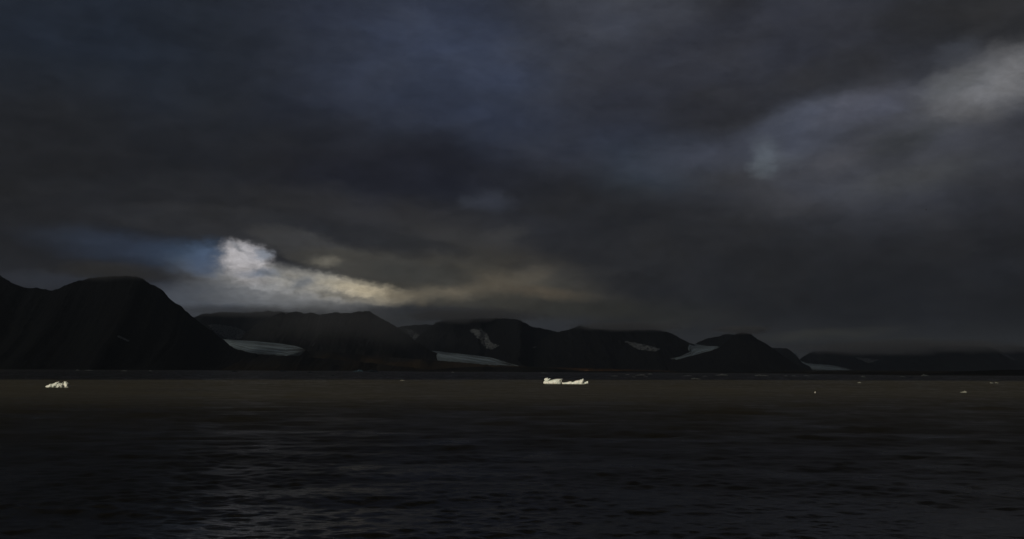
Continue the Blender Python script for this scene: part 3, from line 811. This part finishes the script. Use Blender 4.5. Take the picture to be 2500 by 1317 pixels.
FAR = [  # small ice drifting along the far shore: px, waterline, width, height, material, where
    (190, 905.0, 10, 2.2, BERG, 'thin grey floe on the far water right of the blue iceberg'),
    (217, 905.2, 20, 2.0, BERG, 'wider thin grey floe under the left mountain, right of a smaller one'),
    (302, 906.4, 14, 2.0, BERG, 'faint grey floe under the snow streak of the left mountain'),
    (368, 906.6, 9, 2.0, BERG, 'faint grey floe under the right slope of the left mountain'),
    (575, 908.2, 16, 3.2, BERG_DARK, 'dark thin floe on the bright far water left of the left glacier'),
    (693, 907.6, 18, 4.6, BERG_DARK, 'dark blue iceberg on the far shore below the left glacier'),
    (757, 910.4, 15, 2.4, BERG_DARK, 'dark thin floe right of the dark blue iceberg'),
    (812, 917.8, 12, 2.6, BERG_DARK, 'dark floe in the grey water well in front of the other far ice'),
    (874, 907.8, 26, 5.4, BERG_BLUE, 'pale blue iceberg on the far shore below the jagged mountain'),
    (905, 908.4, 34, 5.8, BERG_DARK, 'broad dark iceberg right beside the pale blue far one'),
    (868, 911.0, 12, 2.0, BERG_DARK, 'dark sliver of ice in front of the pale blue far iceberg'),
    (1106, 910.0, 7, 2.2, BERG, 'small pale floe at the left tip of the black island'),
    (1330, 911.6, 20, 1.8, BERG, 'thin grey floe just above the knob of the long iceberg'),
    (1499, 919.0, 18, 2.0, BERG, 'thin grey floe right of the long iceberg'),
    (1532, 915.6, 10, 2.0, BERG, 'small grey floe above the row right of the long iceberg'),
    (1563, 917.2, 26, 3.4, BERG, 'widest grey floe of those right of the long iceberg'),
    (1588, 914.6, 12, 3.0, BERG, 'grey floe at the right end of the row by the long iceberg'),
    (1576, 920.8, 12, 1.8, BERG, 'lowest small grey floe of the row by the long iceberg'),
    (1548, 921.2, 10, 1.6, BERG, 'faint grey floe below the widest floe by the long iceberg'),
    (1678, 918.0, 20, 1.8, BERG, 'thin grey floe under the small snowfield'),
    (1700, 926.2, 24, 3.4, BERG, 'grey floe lying lower than the others under the small snowfield'),
    (1762, 917.0, 30, 4.0, BERG, 'grey lumpy floe under the left slope of the cone-shaped mountain'),
    (1722, 919.6, 14, 1.8, BERG, 'thin sliver of ice left of the lumpy grey floe'),
    (1860, 918.4, 34, 3.6, BERG, 'long grey floe under the right slope of the cone-shaped mountain'),
    (1918, 918.6, 10, 1.8, BERG, 'first thin floe right of the long grey one'),
    (1938, 918.6, 12, 2.0, BERG, 'second thin floe right of the long grey one'),
    (1970, 918.8, 16, 2.4, BERG, 'third floe right of the long grey one, below the curved glacier'),
    (2108, 921.4, 11, 3.6, BERG, 'small grey floe in front of the low black spit'),
    (2204, 920.6, 12, 2.2, BERG, 'small grey floe right of the low black spit'),
    (2222, 923.4, 22, 2.0, BERG_DARK, 'dark thin floe under two grey ones at the right-hand shore'),
    (2258, 918.6, 18, 5.0, BERG, 'peaked grey iceberg against the right-hand shore')]
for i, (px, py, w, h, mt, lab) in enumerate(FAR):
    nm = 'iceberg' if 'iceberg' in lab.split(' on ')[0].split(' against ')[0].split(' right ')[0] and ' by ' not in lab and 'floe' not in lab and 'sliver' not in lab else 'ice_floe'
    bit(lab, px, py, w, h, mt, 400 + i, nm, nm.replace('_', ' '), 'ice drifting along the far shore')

# ------------------------------------------------------------------ birds
def make_feather(name, col):
    m, t, out = material(name)
    tc = t.nodes.new('ShaderNodeTexCoord')
    n = tnoise(t, tc.outputs['Object'], 18, 4, 0.6)
    principled(t, out, ramp(t, n, [(0.3, tuple(v * 0.7 for v in col)), (0.7, col)]), 0.8, 0.2)
    return m
F_DARK = make_feather('dark_plumage', (0.035, 0.035, 0.04))
F_WHITE = make_feather('white_plumage', (0.80, 0.79, 0.74))
F_GREY = make_feather('grey_plumage', (0.40, 0.42, 0.45))
F_BILL = make_feather('bill_horn', (0.45, 0.35, 0.08))

def loft(sections, k=14):
    """closed body through oval sections (x, y, z, half width, half height)"""
    rows = []
    for x, y, z, a, b in sections:
        th = np.linspace(0, 2 * np.pi, k, endpoint=False)
        rows.append(np.stack([np.full(k, x) + a * np.cos(th), np.full(k, y), z + b * np.sin(th)], -1))
    return np.concatenate(rows), grid_faces(len(rows), k, wrap=True)

def bird_body(e, mat, mesh_name='body'):
    V, Fc = loft([(0, 0.245, 0.015, 0.002, 0.002), (0, 0.22, 0.014, 0.030, 0.028), (0, 0.185, 0.016, 0.043, 0.042), (0, 0.15, 0.008, 0.043, 0.044),
                  (0, 0.09, 0.0, 0.060, 0.062), (0, 0.0, -0.004, 0.072, 0.074), (0, -0.10, 0.0, 0.058, 0.056), (0, -0.19, 0.008, 0.034, 0.026),
                  (0, -0.25, 0.012, 0.045, 0.010), (0, -0.33, 0.014, 0.060, 0.006), (0, -0.335, 0.014, 0.002, 0.002)])
    return mesh_obj(mesh_name, V, Fc, mat, e)
def bird_wing(e, mat, side, lift, fold=1.0, parent=None):
    st = [(0.05, 0.09, 0.10, 0.02), (0.22, 0.13, 0.11, 0.016), (0.38, 0.10, 0.10, 0.012), (0.55, 0.03, 0.075, 0.008), (0.68, -0.06, 0.028, 0.004), (0.71, -0.09, 0.004, 0.002)]
    rows = []
    for s, le, hc, th in st:
        z = lift * (math.sin(min(s / 0.38, 1) * 1.3) * 0.20) - (max(s - 0.38, 0) * 0.45 * lift)
        k = 10 ; a = np.linspace(0, 2 * np.pi, k, endpoint=False)
        rows.append(np.stack([np.full(k, side * s * fold), le - hc + hc * np.cos(a), z + 0.02 + th * np.sin(a)], -1))
    V = np.concatenate(rows) ; Fc = grid_faces(len(rows), 10, wrap=True)
    return mesh_obj('wing', V, Fc if side > 0 else Fc[:, ::-1], mat, e)
def bird_bill(e):
    V, Fc = loft([(0, 0.24, 0.012, 0.012, 0.012), (0, 0.27, 0.008, 0.008, 0.009), (0, 0.295, 0.0, 0.001, 0.001)], 8)
    mesh_obj('bill', V, Fc, F_BILL, e)

# a dark bird on the wing in the right of the sky
p = pix(2261, 513, 330.0)
b1 = bpy.data.objects.new('bird', None) ; COL.objects.link(b1)
b1.location = p ; b1.rotation_euler = (0.05, 0.12, R(70))
tag(b1, 'small dark bird flying alone in the sky on the right', 'bird')
bird_body(b1, F_DARK) ; bird_bill(b1)
for s in (-1, 1): bird_wing(b1, F_DARK, s, 1.0)
# a white gull afloat in the sunlit water
w = on_water(1990, 962)
b2 = bpy.data.objects.new('gull', None) ; COL.objects.link(b2)
b2.location = (w.x, w.y, 0.42) ; b2.rotation_euler = (R(8), R(-24), R(62))
tag(b2, 'tiny bright white bird skimming the brown water on the right', 'bird')
bird_body(b2, F_WHITE) ; bird_bill(b2)
for s in (-1, 1): bird_wing(b2, F_WHITE, s, 1.3)

# ------------------------------------------------------------------ air and cloud
def volume_mat(name, col, density, aniso=0.3, soft=False, scale=1.0, thr=0.0):
    m, t, out = material(name)
    v = t.nodes.new('ShaderNodeVolumePrincipled')
    v.inputs['Color'].default_value = (*col, 1) ; v.inputs['Anisotropy'].default_value = aniso
    v.inputs['Density'].default_value = density
    if soft:
        tc = t.nodes.new('ShaderNodeTexCoord')
        ln = t.nodes.new('ShaderNodeVectorMath') ; ln.operation = 'LENGTH'
        t.links.new(tc.outputs['Object'], ln.inputs[0])
        geo = t.nodes.new('ShaderNodeNewGeometry')
        n = tnoise(t, geo.outputs['Position'], scale, 3, 0.6, (1, 1, 2.5))
        r = math_node(t, 'ADD', ln.outputs['Value'], math_node(t, 'MULTIPLY', math_node(t, 'SUBTRACT', n, 0.5), 0.9))
        mr = t.nodes.new('ShaderNodeMapRange') ; mr.interpolation_type = 'SMOOTHSTEP'
        mr.inputs['From Min'].default_value = 0.95 ; mr.inputs['From Max'].default_value = 0.25
        mr.inputs['To Min'].default_value = 0 ; mr.inputs['To Max'].default_value = density
        t.links.new(r, mr.inputs['Value']) ; t.links.new(mr.outputs[0], v.inputs['Density'])
    t.links.new(v.outputs[0], out.inputs['Volume'])
    return m

def build_haze():
    x, y0, y1, z0, z1 = 26000, -25500, 25500, -6.0, 900.0
    V = [(-x, y0, z0), (x, y0, z0), (x, y1, z0), (-x, y1, z0), (-x, y0, z1), (x, y0, z1), (x, y1, z1), (-x, y1, z1)]
    Fc = [(0, 3, 2, 1), (4, 5, 6, 7), (0, 1, 5, 4), (1, 2, 6, 5), (2, 3, 7, 6), (3, 0, 4, 7)]
    o = mesh_obj('haze', V, Fc, volume_mat('haze_air', (0.76, 0.88, 1.0), 3.2e-5, 0.55), smooth=False)
    outward(o)
    tag(o, 'cold damp air greying the far mountains', kind='stuff')
build_haze()

def bank(label, edge_near, edge_far, z, thick_near, thick_far, thick_mid, density, seed):
    """a bank of cloud out of view, added and shaped to block the sun; thins out towards its edges"""
    nz = Noise2(seed)
    n = 90 ; m = 40
    a = resample(edge_near, n) ; b = resample(edge_far, n)
    top, bot = [], []
    for q in np.linspace(0, 1, m):
        P = a + (b - a) * q
        th = np.interp(q, [0, 0.06, 0.94, 1], [thick_near, thick_mid, thick_mid, thick_far])
        hz = th * (1 + 0.25 * nz.fbm(P[:, 0] / 900, P[:, 1] / 900, 4))
        top.append(np.stack([P[:, 0], P[:, 1], z + hz], -1))
        bot.append(np.stack([P[:, 0], P[:, 1], z - 0.35 * hz], -1))
    V = np.concatenate(top + bot)
    g = grid_faces(m, n) ; off = m * n
    side = []
    for j in range(n - 1):
        side += [(j, j + 1, off + j + 1, off + j), ((m - 1) * n + j + 1, (m - 1) * n + j, off + (m - 1) * n + j, off + (m - 1) * n + j + 1)]
    for i in range(m - 1):
        side += [((i + 1) * n, i * n, off + i * n, off + (i + 1) * n), (i * n + n - 1, (i + 1) * n + n - 1, off + (i + 1) * n + n - 1, off + i * n + n - 1)]
    Fc = np.vstack([g[:, ::-1], g + off, np.array(side)])
    o = mesh_obj('shade_cloud', V, Fc, volume_mat('cloud_vapour', (0.97, 0.98, 1.0), density, 0.8))
    outward(o)
    tag(o, label, kind='stuff')

def sun_shift(p, z):
    k = z / math.tan(SUN_EL)
    return (p[0] + SUN_H.x * k, p[1] + SUN_H.y * k)
# where sunlight falls on the water: a strip between two cloud shadows
far_edge = [(-3200, 150), (-1200, 420), (-333, 640), (0, 850), (526, 1040), (1400, 1250), (4000, 1700)]
near_full = [(-3200, -300), (-1200, -50), (-333, 230), (0, 330), (400, 430), (1400, 560), (4000, 900)]
near_dark = [(-3200, -800), (-1200, -350), (-333, 0), (0, 60), (400, 130), (1400, 150), (4000, 300)]
ZL, ZU = 1500.0, 4600.0
bank('unseen grey cloud bank added to shade the far water',
     [sun_shift(p, ZL) for p in far_edge], [sun_shift((p[0] * 1.6, 3600 + 0.3 * p[1]), ZL) for p in far_edge], ZL, 0.5, 10, 40, 0.04, 501)
bank('unseen grey cloud bank added to shade the near water',
     [sun_shift(p, ZL) for p in near_dark], [sun_shift((p[0] * 1.2, -4200), ZL) for p in near_dark], ZL, 30, 10, 40, 0.15, 502)
def thin_edge():  # out of view; tapered so the shadow on the near water fades in
    nz = Noise2(503)
    n = 90 ; m = 24
    a = resample([sun_shift(p, ZL) for p in near_full], n) ; b = resample([sun_shift(p, ZL) for p in near_dark], n)
    top, bot = [], []
    for q in np.linspace(0, 1, m):
        P = a + (b - a) * q * 0.995
        hz = 0.6 + 24 * q ** 1.5 * (1 + 0.3 * nz.fbm(P[:, 0] / 200, P[:, 1] / 200, 3))
        top.append(np.stack([P[:, 0], P[:, 1], ZL + hz], -1)) ; bot.append(np.stack([P[:, 0], P[:, 1], ZL - 0.35 * hz], -1))
    V = np.concatenate(top + bot) ; g = grid_faces(m, n) ; off = m * n ; side = []
    for j in range(n - 1):
        side += [(j, j + 1, off + j + 1, off + j), ((m - 1) * n + j + 1, (m - 1) * n + j, off + (m - 1) * n + j, off + (m - 1) * n + j + 1)]
    for i in range(m - 1):
        side += [((i + 1) * n, i * n, off + i * n, off + (i + 1) * n), (i * n + n - 1, (i + 1) * n + n - 1, off + (i + 1) * n + n - 1, off + i * n + n - 1)]
    o = mesh_obj('shade_cloud', V, np.vstack([g[:, ::-1], g + off, np.array(side)]), volume_mat('cloud_veil', (0.97, 0.98, 1.0), 0.03, 0.8))
    outward(o)
    tag(o, 'thin fraying edge of the unseen cloud bank, added to soften its shadow on the near water', kind='stuff')
thin_edge()
bank('unseen high grey cloud sheet added to shade the mountains',
     [sun_shift(p, ZU) for p in [(-9000, 3100), (0, 3100), (9000, 3100)]], [sun_shift(p, ZU) for p in [(-14000, 17500), (0, 17500), (14000, 17500)]],
     ZU, 100, 100, 420, 0.0017, 504)

def cloud_mist(label, px, py, d, hx, hy, hd, density, seed, scale=0.006):  # low cloud capping the mountains, and one thin mist
    c = pix(px, py, d) ; k = d / F
    bm = bmesh.new()
    bmesh.ops.create_icosphere(bm, subdivisions=4, radius=1.0)
    V = np.array([v.co[:] for v in bm.verts]) ; Fc = np.array([[v.index for v in f.verts] for f in bm.faces]) ; bm.free()
    o = mesh_obj('cloud_mist', V, Fc, volume_mat('cloud_mist_vapour', (0.99, 0.99, 1.0), density, 0.1, True, scale))
    outward(o)
    o.location = c ; o.scale = (hx * k, hd, hy * k)
    tag(o, label, kind='stuff')
cloud_mist('cloud cap on the left mountain', 275, 664, 5700, 190, 28, 600, 0.0024, 1)
cloud_mist('cloud on the hazy blue ridge', 600, 760, 9800, 260, 18, 900, 0.0011, 2, 0.004)
cloud_mist('cloud on the broad middle mountain', 1150, 772, 9500, 220, 24, 700, 0.0036, 3, 0.004)
cloud_mist('cloud on the long level-topped mountain', 1530, 798, 8800, 180, 16, 500, 0.0045, 4)
cloud_mist('cloud on the cone-shaped mountain', 1815, 806, 7900, 90, 14, 350, 0.0055, 5)
cloud_mist('cloud on the mountains at the right', 2230, 850, 13000, 340, 24, 1700, 0.0026, 6, 0.003)
cloud_mist('thin sunlit mist in front of the jagged mountain below the break in the clouds', 850, 800, 7600, 330, 95, 700, 0.0008, 7, 0.002)
